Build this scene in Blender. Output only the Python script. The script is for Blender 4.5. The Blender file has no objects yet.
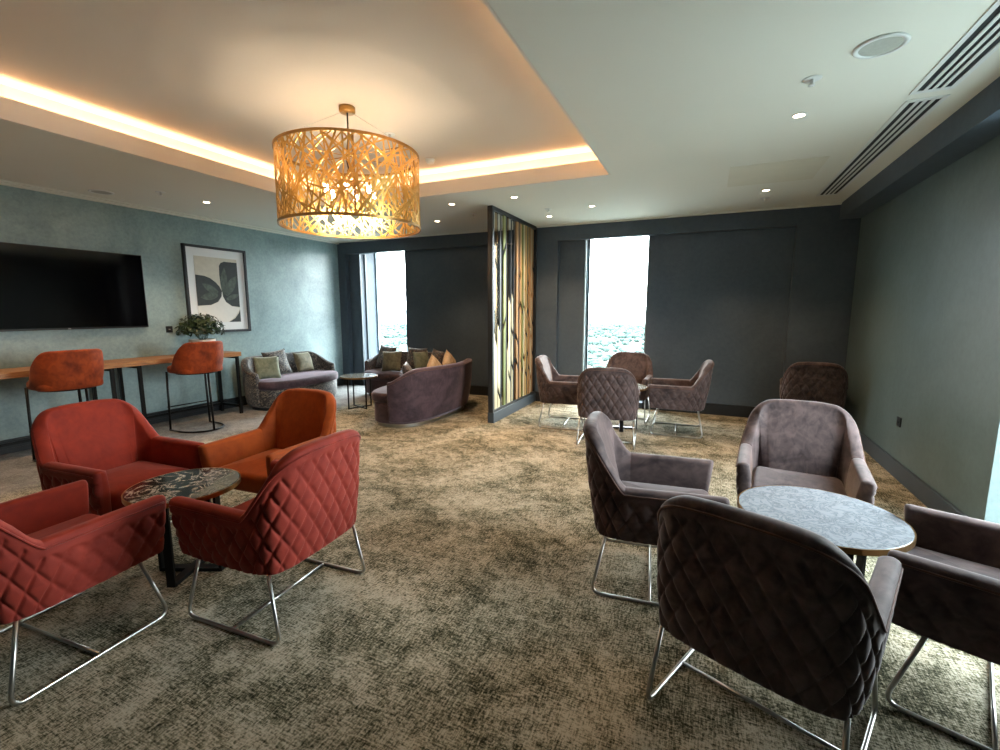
import bpy, bmesh, math, random
from mathutils import Vector, Matrix
random.seed(7)
PI = math.pi
S = bpy.context.scene
COL = S.collection
# ------------------------------------------------------------------ camera
cam_d = bpy.data.cameras.new('camera'); cam = bpy.data.objects.new('camera', cam_d); COL.objects.link(cam)
cam_d.sensor_fit = 'HORIZONTAL'; cam_d.sensor_width = 36; cam_d.lens = 459*36/1000
cam.location = (0, 0, 1.5)
cam.rotation_euler = (PI/2-math.atan(65/459), 0, math.atan(208/463.6))
cam_d.clip_start = .03; cam_d.clip_end = 6000
S.camera = cam
# ------------------------------------------------------------------ colour management
S.view_settings.view_transform = 'Standard'; S.view_settings.look = 'None'
S.view_settings.gamma = 1; S.view_settings.use_curve_mapping = False
S.view_settings.exposure = 0.98
# ------------------------------------------------------------------ sky: bright hazy overcast
SKY = 21.0
wd = bpy.data.worlds.new('hazy_sky'); S.world = wd; wd.use_nodes = True
nt = wd.node_tree; nt.nodes.clear()
out = nt.nodes.new('ShaderNodeOutputWorld'); bg = nt.nodes.new('ShaderNodeBackground')
tc = nt.nodes.new('ShaderNodeTexCoord'); sx = nt.nodes.new('ShaderNodeSeparateXYZ')
rp = nt.nodes.new('ShaderNodeValToRGB')
rp.color_ramp.elements[0].position = 0.0; rp.color_ramp.elements[0].color = (.95, .98, 1, 1)
rp.color_ramp.elements[1].position = .6; rp.color_ramp.elements[1].color = (.80, .91, 1, 1)
nt.links.new(tc.outputs['Generated'], sx.inputs[0]); nt.links.new(sx.outputs['Z'], rp.inputs[0])
nt.links.new(rp.outputs[0], bg.inputs[0]); bg.inputs[1].default_value = SKY
nt.links.new(bg.outputs[0], out.inputs[0])
try:
    S.cycles.max_bounces = 10; S.cycles.diffuse_bounces = 6; S.cycles.transparent_max_bounces = 16
    S.cycles.sample_clamp_indirect = 6
except Exception: pass

# ------------------------------------------------------------------ light helpers
def area(name, loc, rot, sx_, sy_, power, col, parent=None, portal=False):
    d = bpy.data.lights.new(name, 'AREA'); d.shape = 'RECTANGLE'; d.size = sx_; d.size_y = sy_; d.energy = power; d.color = col
    if portal:
        try: d.cycles.is_portal = True
        except Exception: pass
    o = bpy.data.objects.new(name, d); COL.objects.link(o); o.location = loc; o.rotation_euler = rot
    if parent: o.parent = parent
    return o
# sky portals in the window openings (they only guide sampling of the sky)
area('window_portal', (-1.31, 7.42, 1.33), (-PI/2, 0, 0), .96, 2.46, 1, (1, 1, 1), None, True)
area('window_portal', (-5.72, 7.82, 1.33), (-PI/2, 0, 0), 1.04, 2.46, 1, (1, 1, 1), None, True)
area('window_portal', (2.06, 2.94, 1.33), (PI/2, 0, PI/2), 1.5, 2.46, 1, (1, 1, 1), None, True)

# ------------------------------------------------------------------ material helpers
def srgb(h):
    h = h.lstrip('#'); c = [int(h[i:i+2], 16)/255 for i in (0, 2, 4)]
    return tuple((x/12.92 if x <= .04045 else ((x+.055)/1.055)**2.4) for x in c)+(1,)
class N:
    def __init__(s, name):
        s.m = bpy.data.materials.new(name); s.m.use_nodes = True; s.t = s.m.node_tree; s.t.nodes.clear()
        s.o = s.t.nodes.new('ShaderNodeOutputMaterial'); s.b = s.t.nodes.new('ShaderNodeBsdfPrincipled')
        s.t.links.new(s.b.outputs[0], s.o.inputs[0]); s.tc = s.t.nodes.new('ShaderNodeTexCoord')
    def n(s, ty, **k):
        x = s.t.nodes.new(ty)
        for a, v in k.items(): setattr(x, a, v)
        return x
    def l(s, a, b): s.t.links.new(a, b)
    def mapping(s, sc=(1, 1, 1), rot=(0, 0, 0), coord='Object'):
        m = s.n('ShaderNodeMapping'); m.inputs['Scale'].default_value = sc; m.inputs['Rotation'].default_value = rot
        s.l(s.tc.outputs[coord], m.inputs[0]); return m.outputs[0]
    def noise(s, scale, detail=4, rough=.5, vec=None, dist=0):
        x = s.n('ShaderNodeTexNoise'); x.inputs['Scale'].default_value = scale; x.inputs['Detail'].default_value = detail
        x.inputs['Roughness'].default_value = rough; x.inputs['Distortion'].default_value = dist
        s.l(vec if vec else s.tc.outputs['Object'], x.inputs['Vector']); return x.outputs['Fac']
    def ramp(s, fac, stops):
        r = s.n('ShaderNodeValToRGB'); e = r.color_ramp.elements
        while len(e) < len(stops): e.new(.5)
        for i, (p, c) in enumerate(stops): e[i].position = p; e[i].color = c
        s.l(fac, r.inputs[0]); return r.outputs[0]
    def mix(s, f, a, b, mode='MIX'):
        x = s.n('ShaderNodeMix', data_type='RGBA', blend_type=mode)
        for sock, v in ((x.inputs[0], f), (x.inputs[6], a), (x.inputs[7], b)):
            if isinstance(v, (int, float, tuple)): sock.default_value = v
            else: s.l(v, sock)
        return x.outputs[2]
    def bump(s, h, strength=.3, dist=.01):
        x = s.n('ShaderNodeBump'); x.inputs['Strength'].default_value = strength; x.inputs['Distance'].default_value = dist
        s.l(h, x.inputs['Height']); s.l(x.outputs[0], s.b.inputs['Normal'])
    def set(s, **k):
        for a, v in k.items():
            nm = a.replace('_', ' ')
            if nm in s.b.inputs:
                if isinstance(v, (int, float, tuple)): s.b.inputs[nm].default_value = v
                else: s.l(v, s.b.inputs[nm])
        return s
def plain(name, hexc, rough=.6, metal=0, var=.08, scale=6, bumpy=0, **k):
    n = N(name); c = srgb(hexc); d = tuple(x*(1-var*2) for x in c[:3])+(1,)
    f = n.noise(scale, 3); n.set(Base_Color=n.ramp(f, [(.3, d), (.7, c)]), Roughness=rough, Metallic=metal, **k)
    if bumpy: n.bump(n.noise(scale*20, 2), bumpy, .002)
    return n.m
def velvet(name, hexc, hexd, sheen=.5, tint=(1, .8, .8, 1), lo=.38, hi=.60):
    n = N(name)
    a = n.noise(3.2, 5, .55, n.mapping((1, 1, 1.6)), 1.2); b = n.noise(17, 3, .5, n.mapping((1.6, .7, 1)), .8)
    f = n.mix(.35, a, b); c = n.ramp(f, [(lo, srgb(hexd)), (hi, srgb(hexc))])
    n.set(Base_Color=c, Roughness=.75, Sheen_Weight=sheen, Sheen_Roughness=.35, Sheen_Tint=tint, Specular_IOR_Level=.25)
    n.bump(n.noise(420, 2), .12, .001)
    return n.m
def plaster(name, dark, mid, light, sc=1.0, spec=.35, rough=.5):
    n = N(name)
    a = n.noise(1.6*sc, 8, .62, None, .6); b = n.noise(26*sc, 5, .7, None, .3)
    c1 = n.ramp(a, [(.32, srgb(dark)), (.5, srgb(mid)), (.7, srgb(light))])
    c2 = n.ramp(b, [(.35, srgb(dark)), (.6, srgb(light))])
    n.set(Base_Color=n.mix(.3, c1, c2), Roughness=rough, Specular_IOR_Level=spec)
    n.bump(b, .25, .003); return n.m
M = {}
M['teal'] = plaster('teal_plaster', '#6b8183', '#819799', '#9bb0b1', 1.0, .6, .38)
M['dark_wall'] = plaster('charcoal_green_wall', '#3f4a55', '#47525d', '#515c66', .7, .3, .5)
M['right_wall'] = plaster('dark_green_wall', '#485655', '#515f5e', '#5d6b6a', .7, .5, .42)
M['trim_dark'] = plain('charcoal_paint', '#39434a', .45)
M['black_trim'] = plain('black_paint', '#1c2023', .4)
M['ceil'] = plain('ceiling_paint', '#e3e1d5', .85, var=.02, scale=.8)
M['tray'] = plain('tray_ceiling_paint', '#ddd5c9', .85, var=.02, scale=.8)
M['white'] = plain('white_plastic', '#dedfdc', .45, var=.02)
M['grille'] = plain('speaker_mesh', '#b3b5ac', .8, var=.05, scale=60)
M['panel'] = plain('panel_paint', '#dedac9', .8, var=.02)
M['dark'] = plain('vent_dark', '#1e2024', .8)
M['black_metal'] = plain('black_metal', '#141414', .4, .6)
M['steel'] = plain('brushed_steel', '#b9b8b4', .28, 1, var=.05)
M['brass'] = plain('brass', '#b8925a', .3, 1, var=.08)
M['red'] = velvet('red_velvet', '#8c3226', '#6e2018', .35, (1, .6, .5, 1), .28, .62)
M['red_in'] = velvet('deep_red_velvet', '#882815', '#6c1b10', .2, (1, .5, .4, 1), .28, .62)
M['orange'] = velvet('orange_velvet', '#9a4510', '#7a310a', .2, (1, .6, .35, 1), .28, .62)
M['purple'] = velvet('plum_grey_velvet', '#5b4c4b', '#32292a', .35, (.95, .88, .88, 1))
M['sofa_purple'] = velvet('plum_velvet', '#4c3b42', '#30252b', .45, (.95, .8, .9, 1))
M['rust'] = velvet('rust_velvet', '#9a4018', '#6c270e', .2, (1, .6, .4, 1))
M['brown_pipe'] = velvet('brown_piping', '#5c4238', '#42302a', .2)  # seam piping; its brown tone has the chairs' warm rim light painted in
M['red_pipe'] = velvet('red_piping', '#8e3022', '#6a2018', .2)
M['cush_green'] = velvet('sage_satin', '#6e6650', '#4d4738', .4, (1, 1, .8, 1))
M['cush_pale'] = velvet('pale_sage_satin', '#7f8572', '#5d6353', .4, (1, 1, .9, 1))
M['cush_gold'] = velvet('gold_satin', '#a98f70', '#7d6448', .4, (1, .85, .6, 1))
def pattern(name, a, b, c):
    n = N(name); v = n.n('ShaderNodeTexVoronoi'); v.inputs['Scale'].default_value = 17
    w = n.noise(8, 6, .7, None, 2.5); n.l(n.mapping((1, 1, 1.3)), v.inputs['Vector'])
    x = n.mix(.45, w, v.outputs['Distance'])
    n.set(Base_Color=n.ramp(x, [(.38, srgb(a)), (.44, srgb(b)), (.47, srgb(c)), (.51, srgb(a)), (.58, srgb(a)), (.66, srgb(b))]), Roughness=.6, Sheen_Weight=.3)
    return n.m
M['pattern'] = pattern('botanical_jacquard', '#181414', '#352c28', '#857a6b')
M['pattern2'] = pattern('dark_botanical_jacquard', '#221c1c', '#4c3d37', '#86705f')
def carpet():
    n = N('distressed_carpet')
    big = n.noise(2.0, 6, .68, n.mapping((1, 1.25, 1), (0, 0, .3)), .5)
    mid = n.noise(9, 5, .75, None, .3)
    fx = n.noise(16, 4, .8, n.mapping((1, 8, 1), (0, 0, .12)))
    fy = n.noise(16, 4, .8, n.mapping((8, 1, 1), (0, 0, .12)))
    fine = n.noise(95, 2, .7)
    def wsum(*pr):
        last = None
        for v, w in pr:
            q = n.n('ShaderNodeMath', operation='MULTIPLY_ADD'); n.l(v, q.inputs[0]); q.inputs[1].default_value = w
            if last is None: q.inputs[2].default_value = 0
            else: n.l(last, q.inputs[2])
            last = q.outputs[0]
        return last
    s = wsum((big, .20), (mid, .14), (fx, .24), (fy, .24), (fine, .18))
    olive = n.ramp(s, [(.43, srgb('#1f2014')), (.468, srgb('#4a4835')), (.50, srgb('#837c68')), (.54, srgb('#b5ab98'))])
    grey = n.ramp(s, [(.42, srgb('#585858')), (.50, srgb('#83817f')), (.58, srgb('#a5a29d'))])
    sp = n.n('ShaderNodeSeparateXYZ'); n.l(n.tc.outputs['Object'], sp.inputs[0])
    mr = n.n('ShaderNodeMapRange'); mr.inputs[1].default_value = -5.0; mr.inputs[2].default_value = -5.3
    n.l(sp.outputs[0], mr.inputs[0])
    n.set(Base_Color=n.mix(mr.outputs[0], olive, grey), Roughness=.95, Specular_IOR_Level=.1)
    n.bump(wsum((fx, .4), (fy, .4), (fine, .4)), .5, .006); return n.m
M['carpet'] = carpet()
def wood():
    n = N('oak_top'); v = n.mapping((14, 1.2, 14)); a = n.noise(3, 6, .6, v, .6); b = n.noise(40, 3, .5, v)
    c = n.ramp(n.mix(.3, a, b), [(.35, srgb('#6d4526')), (.5, srgb('#98683d')), (.65, srgb('#b98a58'))])
    n.set(Base_Color=c, Roughness=.45); n.bump(a, .15, .002); return n.m
M['wood'] = wood()
def marble(name, base, vein, fine, sc, lo=.02, hi=.09):
    n = N(name); w = n.noise(sc, 8, .65, None, 1.2)
    m = n.n('ShaderNodeMath', operation='SUBTRACT'); n.l(w, m.inputs[0]); m.inputs[1].default_value = .5
    ab = n.n('ShaderNodeMath', operation='ABSOLUTE'); n.l(m.outputs[0], ab.inputs[0])
    c = n.ramp(ab.outputs[0], [(0, srgb(vein)), (lo, srgb(fine)), (hi, srgb(base))])
    n.set(Base_Color=c, Roughness=.18, Specular_IOR_Level=.6, Coat_Weight=.3, Coat_Roughness=.08); return n.m
M['marble_white'] = marble('pale_marble', '#8a8f95', '#666c73', '#797e85', 16, .02, .07)
M['marble_dark'] = marble('dark_emperador_marble', '#161312', '#cfc9bd', '#8d867b', 6.5, .012, .035)
M['marble_grey'] = marble('grey_green_marble', '#6e6f66', '#a3a293', '#868678', 9, .012, .05)
M['marble_side'] = marble('green_grey_marble', '#76807f', '#a9b0ad', '#8b9492', 9)
def emis(name, col, st):
    n = N(name); n.set(Base_Color=(0, 0, 0, 1), Emission_Color=col, Emission_Strength=st); return n.m
M['bulb'] = emis('bulb_glow', (1, .85, .62, 1), 16)
M['lamp_disc'] = emis('downlight_glow', (1, .78, .52, 1), 14)
def glass():
    n = N('window_glass'); tr = n.n('ShaderNodeBsdfTransparent'); gl = n.n('ShaderNodeBsdfGlossy'); gl.inputs['Roughness'].default_value = .02
    tr.inputs[0].default_value = (.95, .98, .97, 1)
    mx = n.n('ShaderNodeMixShader'); mx.inputs[0].default_value = .05
    n.l(tr.outputs[0], mx.inputs[1]); n.l(gl.outputs[0], mx.inputs[2]); n.l(mx.outputs[0], n.o.inputs[0]); return n.m
M['glass'] = glass()
M['alu'] = plain('pale_window_frame', '#9fb0b4', .4, .3)
M['alu_dark'] = plain('dark_window_frame', '#2d3a40', .4, .2)
M['tv'] = plain('tv_screen', '#040406', .08, 0, var=0, Specular_IOR_Level=.6)
M['tv_body'] = plain('tv_black_plastic', '#0e0e10', .35)
M['logo'] = plain('tv_mark', '#9a9a9a', .4)
M['mat_white'] = plain('picture_mount', '#d5d8da', .7, var=.01)
M['art_bg'] = plain('art_beige', '#c2bcae', .8, var=.06, scale=14)
M['art_pale'] = plain('art_pale', '#d5d3ce', .8, var=.03, scale=14)
M['art_dark'] = plain('art_dark_green', '#363b3d', .8, var=.1, scale=20)
M['art_leaf'] = plain('art_leaf_green', '#566158', .8, var=.25, scale=24)
M['frame_black'] = plain('black_frame', '#24262c', .4)
M['leaf'] = plain('leaf_green', '#24401c', .5, var=.35, scale=20)
M['pot'] = plain('white_ceramic', '#d8cfc4', .35, var=.02)
M['pot_print'] = plain('gold_print', '#b98a4a', .4)
M['soil'] = plain('soil', '#2a2019', .9)
M['gold'] = plain('gold_leaf_metal', '#e8c070', .3, 1, var=.12, scale=9)
M['wire'] = plain('dark_cable', '#3c2f22', .5)
for k, (c, r, mt) in dict(s_mirror=('#d2d4cf', .05, 1), s_bronze=('#a08a68', .10, 1), s_brass=('#c9a468', .35, .5), s_copper=('#b58a5e', .4, .4),
                      s_green=('#8b9158', .3, .5), s_pale=('#d9cba6', .35, .4)).items():
    M[k] = plain('metal_strip_'+k[2:], c, r, mt, var=.05)
M['s_dark'] = plain('dark_slat', '#17191d', .3)
M['ground'] = None

# ------------------------------------------------------------------ mesh helpers
def link(name, me, mat, parent=None, smooth=False):
    o = bpy.data.objects.new(name, me); COL.objects.link(o)
    if isinstance(mat, (list, tuple)):
        for m in mat: me.materials.append(m)
    elif mat: me.materials.append(mat)
    if smooth:
        for p in me.polygons: p.use_smooth = True
    if parent: o.parent = parent
    return o
def mesh_of(bm, name='m', recalc=True):
    if recalc: bmesh.ops.recalc_face_normals(bm, faces=bm.faces)
    me = bpy.data.meshes.new(name); bm.to_mesh(me); bm.free(); return me
def obj(name, bm, mat, parent=None, smooth=False):
    return link(name, mesh_of(bm, name), mat, parent, smooth)
def box(bm, x0, x1, y0, y1, z0, z1, bev=0, rot=None, about=None, seg=2):
    r = bmesh.ops.create_cube(bm, size=1)
    vs = r['verts']
    for v in vs: v.co = Vector(((x0+x1)/2+v.co.x*(x1-x0), (y0+y1)/2+v.co.y*(y1-y0), (z0+z1)/2+v.co.z*(z1-z0)))
    if bev:
        es = list({e for v in vs for e in v.link_edges})
        r2 = bmesh.ops.bevel(bm, geom=es, offset=bev, segments=seg, affect='EDGES', profile=.5)
        vs = list({v for f in r2['faces'] for v in f.verts} | set(v for v in vs if v.is_valid))
    if rot is not None: bmesh.ops.rotate(bm, verts=vs, cent=about or Vector((0, 0, 0)), matrix=rot)
    return vs
def cyl(bm, x, y, z0, z1, r0, r1=None, seg=32, cap=True):
    r1 = r0 if r1 is None else r1
    a = [bm.verts.new((x+r0*math.cos(2*PI*i/seg), y+r0*math.sin(2*PI*i/seg), z0)) for i in range(seg)]
    b = [bm.verts.new((x+r1*math.cos(2*PI*i/seg), y+r1*math.sin(2*PI*i/seg), z1)) for i in range(seg)]
    for i in range(seg): bm.faces.new((a[i], a[(i+1) % seg], b[(i+1) % seg], b[i]))
    if cap: bm.faces.new(a[::-1]); bm.faces.new(b)
def lathe(bm, prof, x=0, y=0, seg=40, close=False):
    rings = []
    for r, z in prof:
        rings.append([bm.verts.new((x+r*math.cos(2*PI*i/seg), y+r*math.sin(2*PI*i/seg), z)) for i in range(seg)] if r > 1e-6 else [bm.verts.new((x, y, z))])
    pr = list(zip(rings, rings[1:]))
    if close: pr.append((rings[-1], rings[0]))
    for A, B in pr:
        for i in range(seg):
            j = (i+1) % seg
            if len(A) == 1 and len(B) == 1: continue
            if len(A) == 1: bm.faces.new((A[0], B[j], B[i]))
            elif len(B) == 1: bm.faces.new((A[i], A[j], B[0]))
            else: bm.faces.new((A[i], A[j], B[j], B[i]))
def fillet(pts, r, n=5):
    pts = [Vector(p) for p in pts]; o = [pts[0]]
    for i in range(1, len(pts)-1):
        a, b, c = pts[i-1], pts[i], pts[i+1]; u = (a-b).normalized(); v = (c-b).normalized()
        ang = u.angle(v); d = min(r/math.tan(ang/2), (a-b).length*.45, (c-b).length*.45)
        p, q = b+u*d, b+v*d
        for k in range(n+1):
            t = k/n; o.append(p*(1-t)**2+b*2*t*(1-t)+q*t*t)
    o.append(pts[-1]); return o
def tube(bm, pts, r, seg=8, closed=False):
    pts = [Vector(p) for p in pts]; n = len(pts); rings = []; up = None
    for i, p in enumerate(pts):
        if closed: t = (pts[(i+1) % n]-pts[i-1]).normalized()
        else: t = (pts[min(i+1, n-1)]-pts[max(i-1, 0)]).normalized()
        if up is None: up = t.orthogonal().normalized()
        up = (up-t*up.dot(t)).normalized(); s = t.cross(up)
        rr = r(i/(n-1)) if callable(r) else r
        rings.append([bm.verts.new(p+(up*math.cos(2*PI*k/seg)+s*math.sin(2*PI*k/seg))*rr) for k in range(seg)])
    pr = list(zip(rings, rings[1:]))
    if closed: pr.append((rings[-1], rings[0]))
    for A, B in pr:
        for k in range(seg): bm.faces.new((A[k], A[(k+1) % seg], B[(k+1) % seg], B[k]))
    if not closed: bm.faces.new(rings[0][::-1]); bm.faces.new(rings[-1])
def bar(bm, a, b, w, h=None, up=(0, 0, 1)):
    h = h or w; a = Vector(a); b = Vector(b); t = (b-a).normalized(); u = Vector(up)
    if abs(t.dot(u)) > .95: u = Vector((0, 1, 0))
    s = t.cross(u).normalized(); u = s.cross(t)
    v = [[bm.verts.new(p+s*w/2*i+u*h/2*j) for i, j in ((-1, -1), (1, -1), (1, 1), (-1, 1))] for p in (a, b)]
    for k in range(4): bm.faces.new((v[0][k], v[0][(k+1) % 4], v[1][(k+1) % 4], v[1][k]))
    bm.faces.new(v[0][::-1]); bm.faces.new(v[1])
def empty(name, loc, rz, label, cat, group=None):
    o = bpy.data.objects.new(name, None); COL.objects.link(o); o.empty_display_size = .1
    o.location = loc; o.rotation_euler = (0, 0, rz); o['label'] = label; o['category'] = cat
    if group: o['group'] = group
    return o
def tag(o, label, cat, group=None):
    o['label'] = label; o['category'] = cat
    if group: o['group'] = group
    return o
def struct(name, bm, mat, parent=None):
    o = obj(name, bm, mat, parent); o['kind'] = 'structure'; return o
def copy_tree(o, parent=None):
    c = o.copy(); COL.objects.link(c); c.parent = parent
    for ch in list(o.children): copy_tree(ch, c)
    return c
def put(src, first, loc, rz, label, cat, group=None):
    o = src if first else copy_tree(src)
    o.location = loc; o.rotation_euler = (0, 0, rz); o['label'] = label; o['category'] = cat
    if group: o['group'] = group
    elif 'group' in o: del o['group']
    return o

# ================================================================== THE ROOM
XL, XR, YF, YB, H = -6.66, 1.64, 7.1, -3.4, 2.8
T = .25
bm = bmesh.new(); box(bm, XL-T, XR+.4, YB-T, YF+.9, -.2, 0); struct('floor', bm, M['carpet'])
# --- ceiling with the rectangular tray opening
TX0, TX1, TY0, TY1, TZ = -4.50, -.95, .75, 4.70, 3.075
bm = bmesh.new()
box(bm, XL-T, TX0-.02, YB-T, YF+.9, H, H+.05); box(bm, TX1+.02, XR+.4, YB-T, YF+.9, H, H+.05)
box(bm, TX0-.02, TX1+.02, TY1+.02, YF+.9, H, H+.05); box(bm, TX0-.02, TX1+.02, YB-T, TY0-.02, H, H+.05)
struct('ceiling', bm, M['ceil'])
bm = bmesh.new(); G = .13
box(bm, TX0-G, TX1+G, TY0-G, TY1+G, TZ, TZ+.05)
box(bm, TX0-G-.03, TX0-G, TY0-G, TY1+G, H+.05, TZ); box(bm, TX1+G, TX1+G+.03, TY0-G, TY1+G, H+.05, TZ)
box(bm, TX0-G, TX1+G, TY1+G, TY1+G+.03, H+.05, TZ); box(bm, TX0-G, TX1+G, TY0-G-.03, TY0-G, H+.05, TZ)
struct('ceiling_tray', bm, M['tray'])
bm = bmesh.new(); w = .02; zt = 2.95
box(bm, TX0-w, TX0, TY0-w, TY1+w, H+.001, zt); box(bm, TX1, TX1+w, TY0-w, TY1+w, H+.001, zt)
box(bm, TX0, TX1, TY1, TY1+w, H+.001, zt); box(bm, TX0, TX1, TY0-w, TY0, H+.001, zt)
struct('trim_1', bm, M['tray'])
# LED strips lying in the cove behind the lip
COVE = 11.5
cw = (1, .58, .32)
def led(name, cx, cy, lx, ly, lab):
    e = empty(name, (cx, cy, H+.052), 0, lab, 'light strip')
    b = bmesh.new(); box(b, -lx/2, lx/2, -ly/2, ly/2, 0, .012); obj('channel', b, M['white'], e)
    area('strip_light', (0, 0, .02), (PI, 0, 0), lx, ly, COVE*max(lx, ly)/4, cw, e)
led('led_strip', TX0-.075, (TY0+TY1)/2, .05, TY1-TY0, 'warm LED strip glowing in the cove along the left edge of the ceiling tray')
led('led_strip', TX1+.075, (TY0+TY1)/2, .05, TY1-TY0, 'warm LED strip glowing in the cove along the right edge of the ceiling tray')
led('led_strip', (TX0+TX1)/2, TY1+.075, TX1-TX0, .05, 'warm LED strip glowing in the cove along the far edge of the ceiling tray')
led('led_strip', (TX0+TX1)/2, TY0-.075, TX1-TX0, .05, 'warm LED strip in the cove along the near edge of the ceiling tray')
# --- walls
bm = bmesh.new(); box(bm, XL-T, XL, YB-T, YF, 0, H); struct('wall_left', bm, M['teal'])
bm = bmesh.new(); box(bm, XL-T, XR+.4, YB-T, YB, 0, H); struct('wall_back', bm, M['dark_wall'])
RW = 3.69   # right wall starts here; nearer the camera it is glazed
bm = bmesh.new()
box(bm, XR, XR+.42, RW, YF+.9, 0, H); box(bm, XR, XR+.42, YB-T, 2.2, 0, H)
box(bm, XR, XR+.42, 2.2, RW, 0, .10)
struct('wall_right', bm, M['right_wall'])
bm = bmesh.new(); box(bm, 1.42, XR+.42, YB, YF, 2.61, H); struct('trim_2', bm, M['dark_wall'])
# far wall: proud piers and head, recessed panels, two window openings
RC = 7.2
bm = bmesh.new()
box(bm, XL-T, XR, YF, RC, 2.57, H); box(bm, XL-T, XR, RC, RC+.9, 2.74, H)      # head
box(bm, XL-T, -6.48, YF, RC+.9, 0, 2.57)                                  # left pier
box(bm, -2.95, -2.195, YF, RC+.25, 0, 2.57); box(bm, .977, XR, YF, RC+.25, 0, 2.57)
box(bm, -6.48, -6.24, RC, RC+.6, 0, 2.74); box(bm, -5.16, -2.95, RC, RC+.6, 0, 2.74)
box(bm, -6.24, -5.16, RC, RC+.6, 0, .09)
box(bm, -2.195, -1.79, RC, RC+.25, 0, 2.74); box(bm, -.835, .977, RC, RC+.25, 0, 2.74)
box(bm, -1.79, -.835, RC, RC+.25, 0, .09)
struct('wall_far', bm, M['dark_wall'])
# baseboards
def base(name, x0, x1, y0, y1, mat, h=.15):
    b = bmesh.new(); box(b, x0, x1, y0, y1, 0, h, .004); box(b, x0+(.0), x1, y0, y1, h*.62, h*.66)
    struct(name, b, mat)
b = bmesh.new()
box(b, XL, XL+.022, YB, YF, 0, .055, .004); box(b, XL, XL+.015, YB, YF, .055, .11); box(b, XL, XL+.022, YB, YF, .07, .085); box(b, XL, XL+.02, YB, YF, .11, .15, .004)
struct('baseboard_left', b, M['black_trim'])
b = bmesh.new()
box(b, XR-.018, XR, RW, YF, 0, .14, .003); box(b, XR-.024, XR, RW, YF, .14, .155, .003)
struct('baseboard_right', b, M['trim_dark'])
b = bmesh.new()
for x0, x1, y in ((XL, -6.48, YF), (-6.48, -6.24, RC), (-5.16, -2.95, RC), (-2.95, -2.195, YF), (-2.195, -1.79, RC), (-.835, .977, RC), (.977, XR-.02, YF)):
    box(b, x0, x1, y-.018, y, 0, .15, .003); box(b, x0, x1, y-.024, y, .15, .165, .003)
struct('baseboard_far', b, M['black_trim'])
# cornice steps
b = bmesh.new()
box(b, XL, XL+.10, YB, YF, 2.785, H+.001); box(b, XL, XL+.05, YB, YF, 2.765, 2.786); struct('trim_3', b, M['ceil'])
b = bmesh.new()
box(b, XL, -2.62, YF-.05, YF, 2.785, H+.001); box(b, -2.58, 1.42, YF-.05, YF, 2.785, H+.001); struct('trim_4', b, M['ceil'])
# --- windows
def window(n, x0, x1, yg, axis='y', z0=.09, z1=2.74):
    f = bmesh.new(); w = .03
    box(f, x0, x0+w, yg-.03, yg+.03, z0, z1); box(f, x1-w, x1, yg-.03, yg+.03, z0, z1)
    box(f, x0, x1, yg-.03, yg+.03, z0, z0+.04); box(f, x0, x1, yg-.03, yg+.03, z1-.03, z1)
    o = struct('window_%d' % n, f, M['alu'])
    g = bmesh.new(); box(g, x0+w, x1-w, yg-.004, yg+.004, z0+.04, z1-.03); struct('window_pane', g, M['glass'], o)
    return o
w1 = window(1, -6.24, -5.16, 7.72)
b = bmesh.new(); box(b, -6.24, -6.215, 7.36, 7.42, .09, 2.57); box(b, -6.24, -6.22, 7.21, 7.25, .09, 2.74); struct('window_mullion', b, M['alu_dark'], w1)
w2 = window(2, -1.79, -.835, 7.36)
b = bmesh.new(); box(b, -1.79, -1.77, 7.215, 7.235, .09, 2.74); struct('window_mullion', b, M['alu'], w2)
b = bmesh.new(); box(b, -1.76, -1.735, 7.32, 7.345, .09, 2.74); struct('window_mullion', b, M['alu_dark'], w2)
f = bmesh.new()
for y in (2.2, 2.92, 3.65): box(f, XR+.30, XR+.36, y, y+.04, .10, 2.61)
box(f, XR+.30, XR+.36, 2.2, RW, .10, .14); box(f, XR+.30, XR+.36, 2.2, RW, 2.57, 2.61)
w3 = struct('window_3', f, M['alu'])
g = bmesh.new(); box(g, XR+.325, XR+.333, 2.24, 3.65, .14, 2.57); struct('window_pane', g, M['glass'], w3)

# ================================================================== OUTSIDE
n = N('far_landscape')
big = n.noise(.0035, 5, .6); mid = n.noise(.03, 4, .6); sm = n.noise(.25, 3, .6)
f1 = n.mix(.45, big, mid); f2 = n.mix(.25, f1, sm)
n.set(Base_Color=n.ramp(f2, [(.38, srgb('#2c443d')), (.40, srgb('#43584f')), (.44, srgb('#5e6462')), (.56, srgb('#666a69')), (.64, srgb('#3a504a'))]), Roughness=.9)
M['ground'] = n.m
bm = bmesh.new(); gx, gy = 60, 60
vs = [[bm.verts.new((-3500+7000*i/gx, -3500+7000*j/gy+500, -48+(max(0, math.hypot(-3500+7000*i/gx, -3000+7000*j/gy)-1800)*.012)*(1+.5*math.sin(i*.9)*math.sin(j*.7)))) for j in range(gy+1)] for i in range(gx+1)]
for i in range(gx):
    for j in range(gy): bm.faces.new((vs[i][j], vs[i+1][j], vs[i+1][j+1], vs[i][j+1]))
o = struct('ground', bm, M['ground'])
M['tree'] = plain('tree_foliage', '#20352f', .9, var=.2, scale=.3)
def blob(bm, c, r, h):
    res = bmesh.ops.create_icosphere(bm, subdivisions=1, radius=1)
    for v in res['verts']:
        k = 1+random.uniform(-.2, .2); v.co = Vector((c[0]+v.co.x*r*k, c[1]+v.co.y*r*k, c[2]+h*.5+v.co.z*h*.6*k))
bm = bmesh.new()
cl = [(random.uniform(-.13, .13), random.uniform(230, 760)) for _ in range(90)]
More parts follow.
